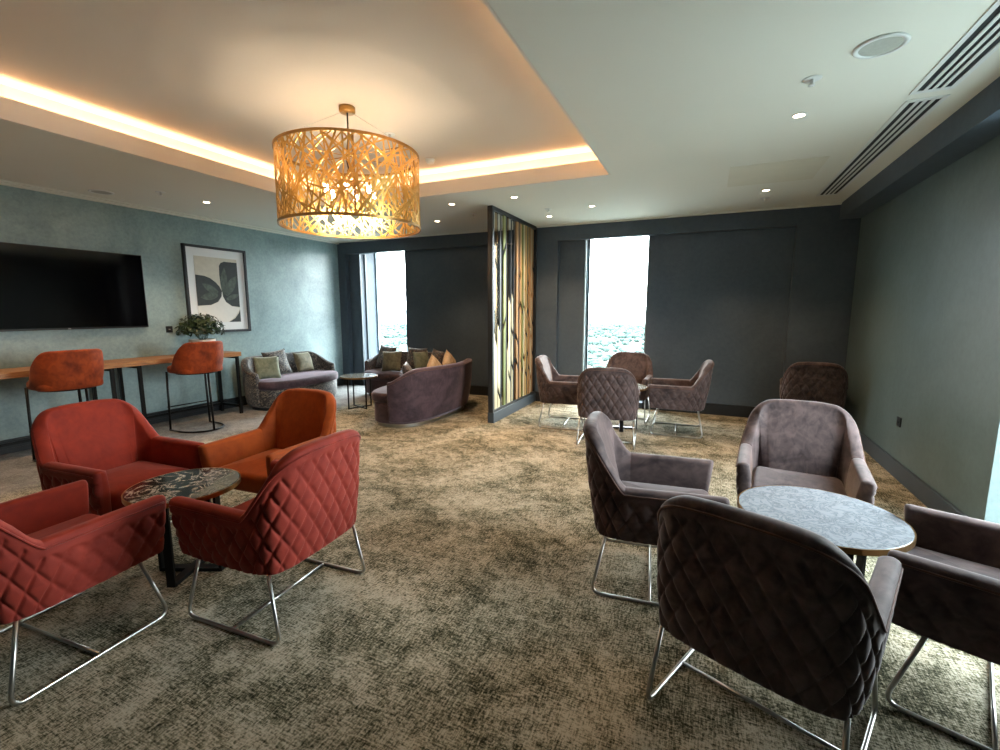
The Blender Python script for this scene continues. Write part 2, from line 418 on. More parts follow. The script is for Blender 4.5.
for k in range(2600):
    base_a = random.choice((math.atan2(-1.3, 7.3), math.atan2(-5.75, 7.6)))
    if k % 5 < 3: a = base_a+random.uniform(-.13, .13); d = random.uniform(820, 1500)
    else:
        q = random.choice(cl); a = base_a+q[0]+random.gauss(0, .012); d = q[1]*(1+random.gauss(0, .03))
    s = random.uniform(1.8, 4.2)*(1+d/1500)
    blob(bm, (math.sin(a)*d, math.cos(a)*d, -48), s, s*1.1)
o = obj('tree_canopy', bm, M['tree']); o['kind'] = 'stuff'; o['label'] = 'hazy green treetops spread over the land far below the windows'; o['category'] = 'trees'

# ================================================================== SHELL BUILDER
def catmull(P_, n):
    P_ = [Vector(p) for p in P_]; o = []; m = len(P_)-1
    for i in range(n+1):
        t = i/n*m; k = min(int(t), m-1); u = t-k
        p0 = P_[k-1] if k > 0 else P_[0]*2-P_[1]; p1 = P_[k]; p2 = P_[k+1]; p3 = P_[k+2] if k+2 <= m else P_[m]*2-P_[m-1]
        o.append(.5*((2*p1)+(p2-p0)*u+(2*p0-5*p1+4*p2-p3)*u*u+(3*p1-p0-3*p2+p3)*u**3))
    return o
def full(half):    # half curve from the right tip to the rear centre -> whole U
    return half+[Vector((-p.x, p.y, p.z)) for p in half[-2::-1]]
def shell_rings(bot, top, n_half, nv, th, inner_z, quilt=None, bulge=.01, rim=.028, th_low=None):
    B = full(catmull(bot, n_half)); Tt = full(catmull(top, n_half)); nu = len(B); s = [0]
    Mid = [(a+b)*.5 for a, b in zip(B, Tt)]
    for i in range(1, nu): s.append(s[-1]+(Mid[i]-Mid[i-1]).length)
    mid_s = s[-1]/2; rings = []; nrm = []
    for i in range(nu):
        t = Mid[min(i+1, nu-1)]-Mid[max(i-1, 0)]; t.z = 0; t.normalize(); nrm.append(Vector((-t.y, t.x, 0)))
    nrm = [x if x.dot(Mid[i]-Vector((0, .1, 0))) > 0 or abs(x.y) < .2 and x.x*Mid[i].x > 0 else -x for i, x in enumerate(nrm)]
    for i in range(nu):
        b, t, nn = B[i], Tt[i], nrm[i]; ring = []
        tht = th(i/(nu-1)) if callable(th) else th
        thl = (th_low(i/(nu-1)) if callable(th_low) else th_low) if th_low else tht
        zt = t.z-rim; hgt = zt-b.z
        for k in range(nv+1):
            v = k/nv; p = b.lerp(t, v); p.z = b.z+hgt*v; d = bulge*math.sin(PI*v)
            if quilt:
                pw, ph, hq = quilt; a = (s[i]-mid_s)/pw; c = (p.z-.36)/ph
                e1, e2 = abs(math.sin(PI*(a+c))), abs(math.sin(PI*(a-c))); q = .62*(1-math.exp(-(e1/.30)**2))*(1-math.exp(-(e2/.30)**2))+.38*(e1*e2)**.6
                fade = min(1, max(0, (zt-.035-p.z)/.02))*min(1, (p.z-b.z)/.01)
                d += hq*(q-1)*fade
            if k == 0: d -= .012
            ring.append(p+nn*d)
        c0 = t-nn*(tht/2); c0.z = zt
        for k in range(1, 8):
            a = PI*k/8; ring.append(c0+nn*(tht/2*math.cos(a))*1.04+Vector((0, 0, rim*math.sin(a)**.8)))
        for k in range(nv//4+1):
            v = 1-k/(nv//4); z = inner_z+(zt-inner_z)*v; f = (z-b.z)/max(hgt, .01)
            p = b.lerp(t, f); p.z = z; tt = tht*v+thl*(1-v); ring.append(p-nn*(tt+.004*math.sin(PI*v)))
        ring.append(b-nn*thl*.9)
        rings.append(ring)
    return rings, nrm, Tt, B
def tip(ring, fwd, th, n=4):
    """close the front of an armrest with a rounded end"""
    c = sum(ring, Vector())/len(ring); out = []
    for k in range(1, n+1):
        a = PI/2*k/n; sc = math.cos(a)*.8+.2
        out.append([Vector((c.x+(p.x-c.x)*sc, p.y+fwd*math.sin(a), c.z+(p.z-c.z)*(1-(1-sc)*.10))) for p in ring])
    return out
def rings_mesh(rings, cap0=False, cap1=False):
    bm = bmesh.new(); R = [[bm.verts.new(p) for p in r] for r in rings]; m = len(rings[0])
    for A, Bq in zip(R, R[1:]):
        for k in range(m): bm.faces.new((A[k], A[(k+1) % m], Bq[(k+1) % m], Bq[k]))
    if cap0: bm.faces.new(R[0][::-1])
    if cap1: bm.faces.new(R[-1])
    return bm
def cushion_block(outline, z0, z1, r, crown=.012, n=5):
    """soft block: outline list of (x,y), rounded top edge, crowned top"""
    m = len(outline); cx = sum(p[0] for p in outline)/m; cy = sum(p[1] for p in outline)/m
    bm = bmesh.new(); rings = []
    def ring(off, z):
        o = []
        for i in range(m):
            x, y = outline[i]; a = Vector(outline[(i+1) % m])-Vector(outline[i-1]); nn = Vector((a.y, -a.x)).normalized()
            if nn.dot(Vector((x-cx, y-cy))) < 0: nn = -nn
            o.append(bm.verts.new((x-nn.x*off, y-nn.y*off, z)))
        return o
    rings.append(ring(r*.4, z0)); rings.append(ring(0, z0+r*.5)); 
    for k in range(n+1):
        a = PI/2*k/n; rings.append(ring(r*(1-math.cos(a)), z1-r+r*math.sin(a)))
    last = rings[-1]
    for f in (.7, .35):
        rings.append([bm.verts.new((cx+(v.co.x-cx)*f, cy+(v.co.y-cy)*f, z1+crown*(1-f*f))) for v in last])
    for A, Bq in zip(rings, rings[1:]):
        for i in range(m): bm.faces.new((A[i], A[(i+1) % m], Bq[(i+1) % m], Bq[i]))
    bm.faces.new(rings[0][::-1]); bm.faces.new(rings[-1]); return bm
def rrect(x0, x1, y0, y1, r, n=5):
    o = []
    for cx, cy, a0 in ((x1-r, y1-r, 0), (x0+r, y1-r, PI/2), (x0+r, y0+r, PI), (x1-r, y0+r, 3*PI/2)):
        for k in range(n+1): a = a0+PI/2*k/n; o.append((cx+r*math.cos(a), cy+r*math.sin(a)))
    return o

# ================================================================== LOUNGE CHAIR
def make_chair(m_out, m_in, m_pipe, label):
    root = empty('lounge_chair', (0, 0, 0), 0, label, 'chair')
    bot = [(.300, .285, .325), (.310, .10, .325), (.313, -.10, .325), (.312, -.155, .325), (.306, -.205, .325), (.278, -.268, .325), (.20, -.296, .325), (.10, -.303, .325), (0, -.305, .325)]
    top = [(.325, .315, .613), (.330, .10, .613), (.334, -.11, .612), (.333, -.155, .620), (.320, -.215, .695), (.288, -.300, .815), (.218, -.362, .880), (.11, -.379, .899), (0, -.381, .901)]
    NH = 150; JH = int(NH*3.0/8)
    thf = lambda u: .068
    thl = lambda u: .068+.075*(lambda q: q*q*(3-2*q))(max(0, min(1, (math.sin(PI*u)-.72)/.28)))
    rings, nrm, Tt, B = shell_rings(bot, top, NH, 60, thf, .42, (.090, .140, .0135), .010, .026, thl)
    nu = len(rings)
    # right arm, backrest, left arm
    ra = tip(rings[0], .022, .07)[::-1]+rings[:JH+1]
    la = rings[nu-1-JH:]+tip(rings[-1], .022, .07)
    for nm, rr, c0, c1 in (('armrest', ra, True, False), ('armrest', la, False, True), ('backrest', rings[JH:nu-JH], False, False)):
        bm = rings_mesh(rr, c0, c1); me = mesh_of(bm, nm); me.materials.append(m_out); me.materials.append(m_in)
        k0 = 60+2; m = len(rings[0])
        for p in me.polygons:
            p.use_smooth = True
        # inner lining faces: ring index above the rim
        nr = len(rr)-1
        for q in range(nr*m):
            k = q % m
            if q < len(me.polygons) and k >= k0: me.polygons[q].material_index = 1
        o = bpy.data.objects.new(nm, me); COL.objects.link(o); o.parent = root
    # seat
    bm = cushion_block(rrect(-.245, .245, -.22, .315, .045), .33, .455, .04, .02); obj('seat', bm, m_in, root, True)
    bm = bmesh.new(); box(bm, -.25, .25, -.22, .27, .315, .34, .008); obj('seat_base', bm, m_out, root)
    # piping along the outer edge of the rim
    pts = []
    for i in range(0, nu, 2):
        t = Tt[i]; pts.append(t+nrm[i]*.002+Vector((0, 0, -.030)))
    bm = bmesh.new(); tube(bm, pts, .0045, 6); obj('piping', bm, m_pipe, root, True)
    # sled base
    for s in (-1, 1):
        bm = bmesh.new()
        pts = fillet([(s*.285, .205, .325), (s*.305, .298, .009), (s*.305, -.298, .009), (s*.285, -.235, .325)], .045, 6)
        tube(bm, pts, .0085, 8); obj('sled_leg', bm, M['steel'], root, True)
    bm = bmesh.new(); tube(bm, [(-.305, 0, .009), (.305, 0, .009)], .0075, 8); obj('crossbar', bm, M['steel'], root, True)
    return root
D = math.radians
G1 = 'lounge chairs around the dark marble table'
red = make_chair(M['red'], M['red_in'], M['red_pipe'], 'x')
put(red, True, (-1.977, 1.587, 0), D(93.3), 'red velvet armchair with quilted back to the open carpet, right of the dark marble table', 'chair', G1)
put(red, False, (-2.641, .918, 0), D(4.5), 'red velvet quilted armchair nearest the camera, cut off by the left photo edge', 'chair', G1)
put(red, False, (-3.376, 1.601, 0), D(-86.9), 'red velvet armchair seen from the front, before the bar stools', 'chair', G1)
orange = make_chair(M['orange'], M['orange'], M['orange'], 'x')
put(orange, True, (-2.74, 2.22, 0), D(184), 'burnt orange velvet armchair, the only orange one, behind the dark marble table', 'chair', G1)
pur = make_chair(M['purple'], M['purple'], M['brown_pipe'], 'x')
G2, G3 = 'lounge chairs around the pale marble table', 'lounge chairs around the far table by the window'
for i, (x, y, a, lb, g) in enumerate((
    (.568, 3.234, 173.2, 'plum grey velvet armchair facing the camera behind the pale round marble table', G2),
    (-.22, 2.600, -84, 'plum grey armchair facing right at the left side of the pale marble table', G2),
    (.265, 1.819, -22.5, 'plum grey armchair nearest the camera, dark quilted back to us before pale marble table', G2),
    (1.089, 2.217, 68.6, 'plum grey quilted armchair cut off by the right edge of the photo', G2),
    (-1.65, 5.80, -84, 'plum grey armchair facing right beside the strip screen, left of the far table', G3),
    (-.285, 6.03, 93.2, 'plum grey armchair facing left at the right side of the far table near the window', G3),
    (-.974, 5.187, 5.9, 'plum grey armchair with diamond quilted back to us, in front of the far table', G3),
    (-.985, 6.48, 180, 'plum grey armchair against the tall window, behind the far round table', G3),
    (1.225, 6.69, -5, 'plum grey armchair alone in the shadowy far right corner of the room', None))):
    put(pur, i == 0, (x, y, 0), D(a), lb, 'chair', g)

# ================================================================== ROUND TABLES
def round_table(loc, r, h, m_top, m_top2, label, rz=0, edge=.02):
    t = empty('round_table', loc, rz, label, 'table')
    b = bmesh.new(); lathe(b, [(0, h-.022), (r-.006, h-.022), (r-.004, h-.004), (r-.008, h), (0, h)], seg=64); top = obj('tabletop', b, m_top, t)
    if m_top2:
        b = bmesh.new(); seg = 24; v = [b.verts.new(((r-.010)*math.cos(a), (r-.010)*math.sin(a), h+.0008)) for a in [-.95+1.9*k/seg for k in range(seg+1)]]
        b.faces.new(v); ex = bmesh.ops.extrude_face_region(b, geom=b.faces[:]); bmesh.ops.translate(b, verts=[q for q in ex['geom'] if isinstance(q, bmesh.types.BMVert)], vec=(0, 0, -.003))
        obj('inlay', b, m_top2, top)
    b = bmesh.new(); lathe(b, [(r-.006, h-.026), (r, h-.026), (r, h-.001), (r-.006, h-.001)], seg=64, close=True); obj('edge_band', b, M['brass'], t, False)
    # two crossed flat frames
    rr = r*.62
    for k in (0, 1):
        b = bmesh.new(); R_ = Matrix.Rotation(k*PI/2, 3, 'Z'); zz = .0005*k
        for s in (-1, 1): bar(b, R_@Vector((s*rr, 0, .0)), R_@Vector((s*rr, 0, h-.025)), .014, .045, up=R_@Vector((0, 1, 0)))
        bar(b, R_@Vector((-rr, 0, .010+zz)), R_@Vector((rr, 0, .010+zz)), .05, .02); bar(b, R_@Vector((-rr, 0, h-.035-zz)), R_@Vector((rr, 0, h-.035-zz)), .05, .02)
        obj('leg_frame', b, M['black_metal'], t)
    return t
round_table((-2.66, 1.545, 0), .28, .52, M['marble_dark'], M['marble_grey'], 'small round table with black veined marble top and grey inlay between the red chairs', D(24))
round_table((.535, 2.50, 0), .345, .55, M['marble_white'], None, 'large round pale marble table with brass edge between the plum chairs at front right', D(20))
round_table((-.93, 5.87, 0), .30, .55, M['marble_side'], None, 'small round marble table at the far window, circled by plum armchairs', D(10))
# small side table by the sofas
t = empty('side_table', (-4.85, 5.50, 0), D(25), 'low round side table on thin black rods between the patterned sofa and the curved sofas', 'table')
b = bmesh.new(); lathe(b, [(0, .48), (.27, .48), (.275, .49), (.272, .50), (0, .50)], seg=48); obj('tabletop', b, M['marble_side'], t)
b = bmesh.new(); lathe(b, [(.270, .476), (.280, .476), (.280, .499), (.272, .499)], seg=48, close=True); obj('edge_band', b, M['brass'], t)
for k in range(4):
    a = PI/2*k+PI/4; b = bmesh.new(); bar(b, (.19*math.cos(a), .19*math.sin(a), 0), (.19*math.cos(a), .19*math.sin(a), .478), .018); obj('leg', b, M['black_metal'], t)
b = bmesh.new()
for k in range(2):
    a = PI/2*k+PI/4; bar(b, (-.19*math.cos(a), -.19*math.sin(a), .009+k*.0004), (.19*math.cos(a), .19*math.sin(a), .009+k*.0004), .016)
obj('floor_cross', b, M['black_metal'], t)

# ================================================================== BAR TABLE AND STOOLS
t = empty('bar_table', (-6.375, 3.0, 0), 0, 'long narrow oak bar table on black metal legs along the teal wall under the television', 'table')
b = bmesh.new(); box(b, -.235, .235, -2.6, 1.52, .84, .90, .004); obj('tabletop', b, M['wood'], t)
for y in (1.46, .20, -.08, -1.7):
    b = bmesh.new()
    for x in (-.20, .215): box(b, x-.017, x+.017, y-.017, y+.017, 0, .84)
    box(b, -.20, .215, y-.014, y+.014, .10, .13); box(b, -.20, .215, y-.014, y+.014, .81, .838)
    obj('leg_frame', b, M['black_metal'], t)
for y0, y1 in ((.20, 1.46), (-1.7, -.08)):
    b = bmesh.new(); box(b, -.212, -.19, y0, y1, .10, .13); obj('stretcher', b, M['black_metal'], t)
def make_stool():
    r = empty('bar_stool', (0, 0, 0), 0, 'x', 'bar stool')
    out = [(.256*math.copysign(abs(math.cos(a))**.6, math.cos(a)), .235*math.copysign(abs(math.sin(a))**.6, math.sin(a))*(1.30 if math.sin(a) > 0 else 1)) for a in [2*PI*k/40 for k in range(40)]]
    b = cushion_block(out, .735, .815, .03, .015); obj('seat', b, M['rust'], r, True)
    bot = [(.225, .16, .735), (.245, .05, .735), (.24, -.08, .735), (.19, -.19, .735), (.10, -.24, .735), (0, -.25, .735)]
    top = [(.235, .17, .800), (.258, .06, .850), (.272, -.06, .985), (.240, -.19, 1.10), (.13, -.270, 1.118), (0, -.292, 1.12)]
    rings, nrm, Tt, B = shell_rings(bot, top, 44, 16, .045, .78, None, .015, .022)
    rr = tip(rings[0], .03, .05)[::-1]+rings+tip(rings[-1], .03, .05)
    bm = rings_mesh(rr, True, True); obj('backrest', bm, M['rust'], r, True)
    b = bmesh.new(); tube(b, [(.22*math.cos(a), .22*math.sin(a), .728) for a in [2*PI*k/32 for k in range(32)]], .008, 6, True); obj('seat_ring', b, M['black_metal'], r)
    for p, q in (((-.232, .225, .745), (-.245, .235, .01)), ((.232, .225, .745), (.245, .235, .01)), ((0, -.225, .74), (0, -.25, .01))):
        b = bmesh.new(); tube(b, [p, q], .013, 8); obj('leg', b, M['black_metal'], r, True)
    b = bmesh.new(); tube(b, [(-.25, .242, .30), (.25, .242, .30)], .008, 8); obj('footrest', b, M['black_metal'], r, True)
    b = bmesh.new(); pts = [(.25*math.cos(a), .06-.31*math.sin(a), .0115) for a in [PI*k/24 for k in range(25)]]
    tube(b, [(.25, .24, .0115)]+pts+[(-.25, .24, .0115)], .0105, 8); obj('floor_hoop', b, M['black_metal'], r, True)
    return r
st = make_stool()
put(st, True, (-5.82, 3.66, 0), D(88), 'rust orange velvet bar stool in front of the plant on the oak bar table', 'bar stool', 'bar stools at the oak table')
put(st, False, (-5.82, 2.37, 0), D(88), 'rust orange velvet bar stool under the television, rising behind the red armchair', 'bar stool', 'bar stools at the oak table')

# ================================================================== TV, PICTURE, SOCKETS, PLANT
t = empty('television', (XL+.004, 2.79, 1.28), 0, 'wide black switched-off television on the teal wall above the bar table', 'television')
b = bmesh.new(); box(b, 0, .06, -.80, .80, 0, .905, .004); obj('casing', b, M['tv_body'], t)
b = bmesh.new(); box(b, .058, .0625, -.79, .79, .02, .895); obj('screen', b, M['tv'], t)
b = bmesh.new(); box(b, .0615, .064, -.03, -.005, .004, .016); obj('logo', b, M['logo'], t)
t = empty('framed_picture', (XL, 4.60, 1.79), 0, 'framed abstract print of dark green leaf shapes in a black frame on the teal wall', 'picture')
b = bmesh.new(); W, Hh = .475, .62
for a in ((-W, W, Hh-.035, Hh), (-W, W, -Hh, -Hh+.035), (-W, -W+.035, -Hh, Hh), (W-.035, W, -Hh, Hh)): box(b, 0, .045, a[0], a[1], a[2], a[3], .003)
obj('frame', b, M['frame_black'], t)
b = bmesh.new(); box(b, .004, .018, -W+.03, W-.03, -Hh+.03, Hh-.03); obj('mount', b, M['mat_white'], t)
pr = bmesh.new(); box(pr, .018, .0195, -.325, .325, -.47, .47); pr = obj('print', pr, M['art_bg'], t)
def poly(pts, x, mat, nm):
    b = bmesh.new(); v = [b.verts.new((x, p[0], p[1])) for p in pts]; f = b.faces.new(v)
    ex = bmesh.ops.extrude_face_region(b, geom=[f]); bmesh.ops.translate(b, verts=[q for q in ex['geom'] if isinstance(q, bmesh.types.BMVert)], vec=(.0006, 0, 0))
    return obj(nm, b, mat, pr)
def arc(cx, cy, r, a0, a1, n=14, ry=None):
    ry = ry or r; return [(cx+r*math.cos(D(a0+(a1-a0)*k/n)), cy+ry*math.sin(D(a0+(a1-a0)*k/n))) for k in range(n+1)]
uv = lambda L_: [(-.325+.65*u, .47-.94*v) for u, v in L_]
poly(uv([(0, .75), (.3, .735), (.47, .685), (.56, .60), (.585, .51), (.61, .62), (.67, .69), (.8, .75), (1, .77), (.96, .83), (.86, .92), (.68, 1), (0, 1)]), .0196, M['art_pale'], 'pale_shape')
poly(uv([(0, .28), (.2, .29), (.33, .32), (.45, .38), (.53, .44), (.58, .51), (.56, .6), (.47, .68), (.3, .73), (0, .745)]), .0203, M['art_dark'], 'dark_shape')
poly(uv([(1, .05), (.68, .05), (.60, .075), (.56, .12), (.55, .25), (.56, .40), (.585, .5), (.6, .6), (.66, .68), (.8, .745), (1, .76)]), .0203, M['art_dark'], 'dark_shape')
poly(uv([(1, .80), (.96, .86), (.86, .94), (.70, 1), (1, 1)]), .0203, M['art_dark'], 'dark_shape')
def leaf2(cx, cy, L_, w_, ang, nm='leaf_shape'):
    ps = []
    for k in range(13): u = k/12; ps.append((u*L_, w_*math.sin(PI*u)**.8))
    for k in range(12, -1, -1): u = k/12; ps.append((u*L_, -w_*.8*math.sin(PI*u)**.8))
    c, s = math.cos(D(ang)), math.sin(D(ang)); ps = ps[:-1][1:]
    poly([(cx+x*c-y*s, cy+x*s+y*c) for x, y in ps], .0211, M['art_leaf'], nm)
for a in ((.01, -.045, .28, .055, 152), (.01, -.06, .29, .06, 190), (.085, -.10, .44, .06, 86), (.10, -.10, .38, .075, 58), (.10, -.14, .24, .04, 20)): leaf2(*a)
def socket(loc, rz, label, w=.085):
    s_ = empty('wall_socket', loc, rz, label, 'socket')
    b = bmesh.new(); box(b, -w/2, w/2, 0, .009, -.043, .043, .003); obj('faceplate', b, M['tv_body'], s_)
    b = bmesh.new(); box(b, -.012, .012, .008, .0115, -.006, .006); obj('rocker', b, M['logo'] if rz < 0 else M['black_metal'], s_)
socket((XL, 3.87, 1.24), -PI/2, 'small black socket plate on the teal wall between television and picture')
socket((XR, 5.18, .497), PI/2, 'black socket plate low on the dark right wall')
t = empty('potted_plant', (-6.385, 4.13, .90), 0, 'bushy green plant in a white printed pot on the bar table below the picture', 'plant')
b = bmesh.new(); lathe(b, [(0, 0), (.145, 0), (.160, .20), (.150, .20), (.146, .18), (0, .18)], seg=32); p_ = obj('pot', b, M['pot'], t, True)
b = bmesh.new()
for k in range(14):
    a = random.uniform(0, 6.28); z = random.uniform(.10, .17); r_ = .145+.015*z/.20+.0012
    vs_ = [b.verts.new((r_*math.cos(a+da), r_*math.sin(a+da), z+dz)) for da, dz in ((-.12, 0), (0, -.018), (.12, 0), (0, .018))]; b.faces.new(vs_)
obj('printed_motif', b, M['pot_print'], p_)
b = bmesh.new(); rnd = random.Random(3)
for k in range(950):
    a = rnd.uniform(0, 6.28); e = rnd.uniform(-.25, 1); R_ = .27*(.5+.5*rnd.random())
    c = Vector((R_*math.cos(a)*math.cos(e*1.4)*.95, R_*math.sin(a)*math.cos(e*1.4)*1.15, .33+R_*.82*math.sin(e*1.4)))
    if c.x < -.19: c.x = -.19+rnd.random()*.05
    d = (c-Vector((0, 0, .2))).normalized(); s1 = d.orthogonal().normalized(); s1 = Matrix.Rotation(rnd.uniform(0, 6.28), 3, d)@s1; s2 = d.cross(s1)
    L_ = rnd.uniform(.026, .042); up = d*rnd.uniform(-.3, .7)+s1
    u = up.normalized()*L_; w_ = s2*L_*.42
    q = [c-u, c-w_+d*.004, c+u, c+w_+d*.004]; b.faces.new([b.verts.new(x) for x in q])
obj('foliage', b, M['leaf'], t)
b = bmesh.new()
for k in range(26):
    a = rnd.uniform(0, 6.28); q = rnd.uniform(.05, .17); tube(b, [(0, 0, .16), (q*.4*math.cos(a), q*.4*math.sin(a), .22), (q*math.cos(a), q*math.sin(a), .24+rnd.uniform(.03, .22))], .0025, 4)
obj('stems', b, M['leaf'], t)

# ================================================================== SOFAS
def se(a, w, d, n): c, s = math.cos(a), math.sin(a); return (w*math.copysign(abs(c)**(2/n), c), d*math.copysign(abs(s)**(2/n), s))
def make_sofa(name, loc, rz, W, Dp, label, m_out, m_in, m_seat, m_base, zc, ze, a_end=12, flare=.06, plinth=None, body_in=.0):
    """local: faces +y; superellipse plan, backrest wraps the rear"""
    r = empty(name, loc, rz, label, 'sofa'); nn = 2.7
    out = [se(2*PI*k/72, W-.03, Dp-.03, nn) for k in range(72)]
    b = cushion_block([(x*.985, y*.985) for x, y in out], .05, .32, .03, 0); obj('base', b, m_base, r, True)
    b = cushion_block([(x*.99, y*.99+.035 if y > 0 else y*.93) for x, y in out], .315, .44, .045, .018); obj('seat', b, m_seat, r, True)
    b = bmesh.new(); pl = [(x*.93, y*.93) for x, y in out]
    A = [b.verts.new((x, y, 0)) for x, y in pl]; Bq = [b.verts.new((x, y, .055)) for x, y in pl]
    for i in range(72): b.faces.new((A[i], A[(i+1) % 72], Bq[(i+1) % 72], Bq[i]))
    b.faces.new(A[::-1]); b.faces.new(Bq); obj('plinth', b, plinth or M['black_trim'], r)
    # backrest as a ruled shell from the arm tip to the rear centre
    bot, top = [], []; K = 14
    for k in range(K+1):
        a = D(a_end)+(-PI/2-D(a_end))*k/K
        x, y = se(a, W, Dp, nn); u = k/K; z = ze+(zc-ze)*(math.sin(min(1, u*1.7)*PI/2)**1.2)
        fl = flare*(.35+.65*u); L_ = math.hypot(x, y); bot.append((x*.97, y*.97, .07)); top.append((x*(1+fl*.5/L_), y*(1+fl/L_), z))
    rings, nrm, Tt, B = shell_rings(bot, top, 60, 20, lambda u: .075+.035*math.sin(PI*u), .36, None, .02, .03, lambda u: .10+.05*math.sin(PI*u))
    rr = tip(rings[0], .03, .07)[::-1]+rings+tip(rings[-1], .03, .07)
    bm = rings_mesh(rr, True, True); me = mesh_of(bm, 'backrest'); me.materials.append(m_out); me.materials.append(m_in); m = len(rings[0])
    for p in me.polygons: p.use_smooth = True
    for q in range((len(rr)-1)*m):
        if q % m >= 24: me.polygons[q].material_index = 1
    o = bpy.data.objects.new('backrest', me); COL.objects.link(o); o.parent = r
    pts = [t_+n_*.003+Vector((0, 0, -.034)) for t_, n_ in list(zip(Tt, nrm))[::2]]
    b = bmesh.new(); tube(b, pts, .005, 6); obj('piping', b, M['brown_pipe'], r, True)
    return r
make_sofa('curved_sofa', (-6.12, 5.42, 0), D(-90), .80, .43, 'patterned botanical fabric sofa with plum seat against the teal wall', M['pattern'], M['pattern'], M['sofa_purple'], M['pattern'], .78, .57, 5, .04)
make_sofa('curved_sofa', (-4.77, 6.58, 0), D(178), .80, .44, 'curved sofa with dark patterned back facing us beside the left tall window', M['sofa_purple'], M['pattern2'], M['sofa_purple'], M['sofa_purple'], .75, .60, 10, .04)
make_sofa('curved_sofa', (-3.69, 5.53, 0), D(90), .92, .46, 'curved plum velvet sofa with smooth rounded back turned to us, near the strip screen', M['sofa_purple'], M['pattern2'], M['sofa_purple'], M['sofa_purple'], .77, .60, -6, .13, M['steel'])
# cushions
def pillow(w, h, t, seed=0):
    b = bmesh.new(); n = 14; g = []
    for side in (1, -1):
        rows = []
        for i in range(n+1):
            row = []
            for j in range(n+1):
                u, v = i/n*2-1, j/n*2-1; px = u*w/2*(1-.07*(1-v*v)); pz = v*h/2*(1-.07*(1-u*u))
                th = t/2*((1-u*u)*(1-v*v))**.45; th *= 1+.08*math.sin(5*u+seed)*math.sin(4*v+seed)
                row.append(b.verts.new((px, side*th, pz)))
            rows.append(row)
        for i in range(n):
            for j in range(n): b.faces.new((rows[i][j], rows[i+1][j], rows[i+1][j+1], rows[i][j+1]))
    bmesh.ops.remove_doubles(b, verts=b.verts, dist=.0004); return b
def cushion(x, y, z, rz, tilt, roll, w, h, mat, label, group):
    o = obj('cushion', pillow(w, h, .13, x*7), mat, None, True); o.location = (x, y, z)
    o.rotation_euler = (Matrix.Rotation(D(rz), 3, 'Z')@Matrix.Rotation(D(tilt), 3, 'X')@Matrix.Rotation(D(roll), 3, 'Y')).to_euler()
    tag(o, label, 'cushion', group)
CA, CB, CC = 'cushions on the patterned sofa', 'cushions on the window sofa', 'cushions on the near curved sofa'
cushion(-6.10, 4.90, .625, -118, 20, 0, .36, .36, M['cush_pale'], 'pale sage cushion leaning on the left arm of the patterned sofa', CA)
cushion(-6.30, 5.25, .655, -96, 18, 5, .42, .42, M['pattern'], 'dark patterned cushion in the middle of the patterned sofa', CA)
cushion(-6.27, 5.76, .62, -80, 18, -3, .42, .34, M['cush_green'], 'sage green satin cushion at the right of the patterned sofa', CA)
cushion(-5.20, 6.62, .665, -8, -16, 4, .42, .42, M['pattern2'], 'dark patterned cushion in the left corner of the window sofa', CB)
cushion(-4.93, 6.42, .625, 6, -16, -3, .38, .36, M['cush_green'], 'sage green cushion in front on the window sofa', CB)
cushion(-4.60, 6.68, .655, 0, -16, 0, .40, .40, M['pattern2'], 'brown patterned cushion in the middle of the window sofa', CB)
cushion(-4.44, 6.60, .63, 74, -8, 0, .34, .34, M['cush_pale'], 'pale edged sage cushion turned sideways on the window sofa', CB)
cushion(-4.15, 6.62, .655, -25, -14, 6, .36, .36, M['pattern2'], 'brown patterned cushion at the right end of the window sofa', CB)
cushion(-3.50, 5.52, .70, 86, -12, 45, .27, .27, M['cush_gold'], 'gold cushion corner peeking over the curved sofa back, left one', CC)
cushion(-3.48, 5.90, .72, 90, -10, 42, .29, .29, M['cush_gold'], 'gold cushion corner peeking over the curved sofa back, right one', CC)
cushion(-3.66, 5.12, .62, 120, -15, 0, .40, .36, M['pattern2'], 'rust patterned cushion at the near end of the curved sofa', CC)

# ================================================================== STRIP SCREEN
t = empty('screen_divider', (-2.57, 5.42, 0), 0, 'tall black framed divider of vertical metallic strips between sofas and far table', 'screen')
SL = 1.66
b = bmesh.new(); box(b, -.045, .045, 0, SL, 0, .14, .004); obj('plinth', b, M['trim_dark'], t)
b = bmesh.new(); box(b, -.035, .035, 0, .05, .14, H-.002); box(b, -.035, .035, SL-.045, SL, .14, H-.002); box(b, -.035, .035, .05, SL-.045, H-.05, H-.002); box(b, -.035, .035, .05, SL-.045, .14, .17)
obj('frame', b, M['black_trim'], t)
rs = random.Random(11); y = .055; i = 0; Z0, Z1 = .17, H-.05
kinds = ['s_mirror', 's_bronze', 's_mirror', 's_dark', 's_mirror', 's_green', 's_dark', 's_bronze', 's_mirror', 's_dark', 's_mirror', 's_dark', 's_mirror', 's_copper', 's_dark', 's_copper', 's_brass', 's_green', 's_pale', 's_copper', 's_brass', 's_dark', 's_brass', 's_copper', 's_pale', 's_copper']
wsum = [rs.choice((.035, .045, .055, .07)) for _ in kinds]; gap = .007; avail = SL-.045-.055-gap*len(kinds); sc = avail/sum(wsum)
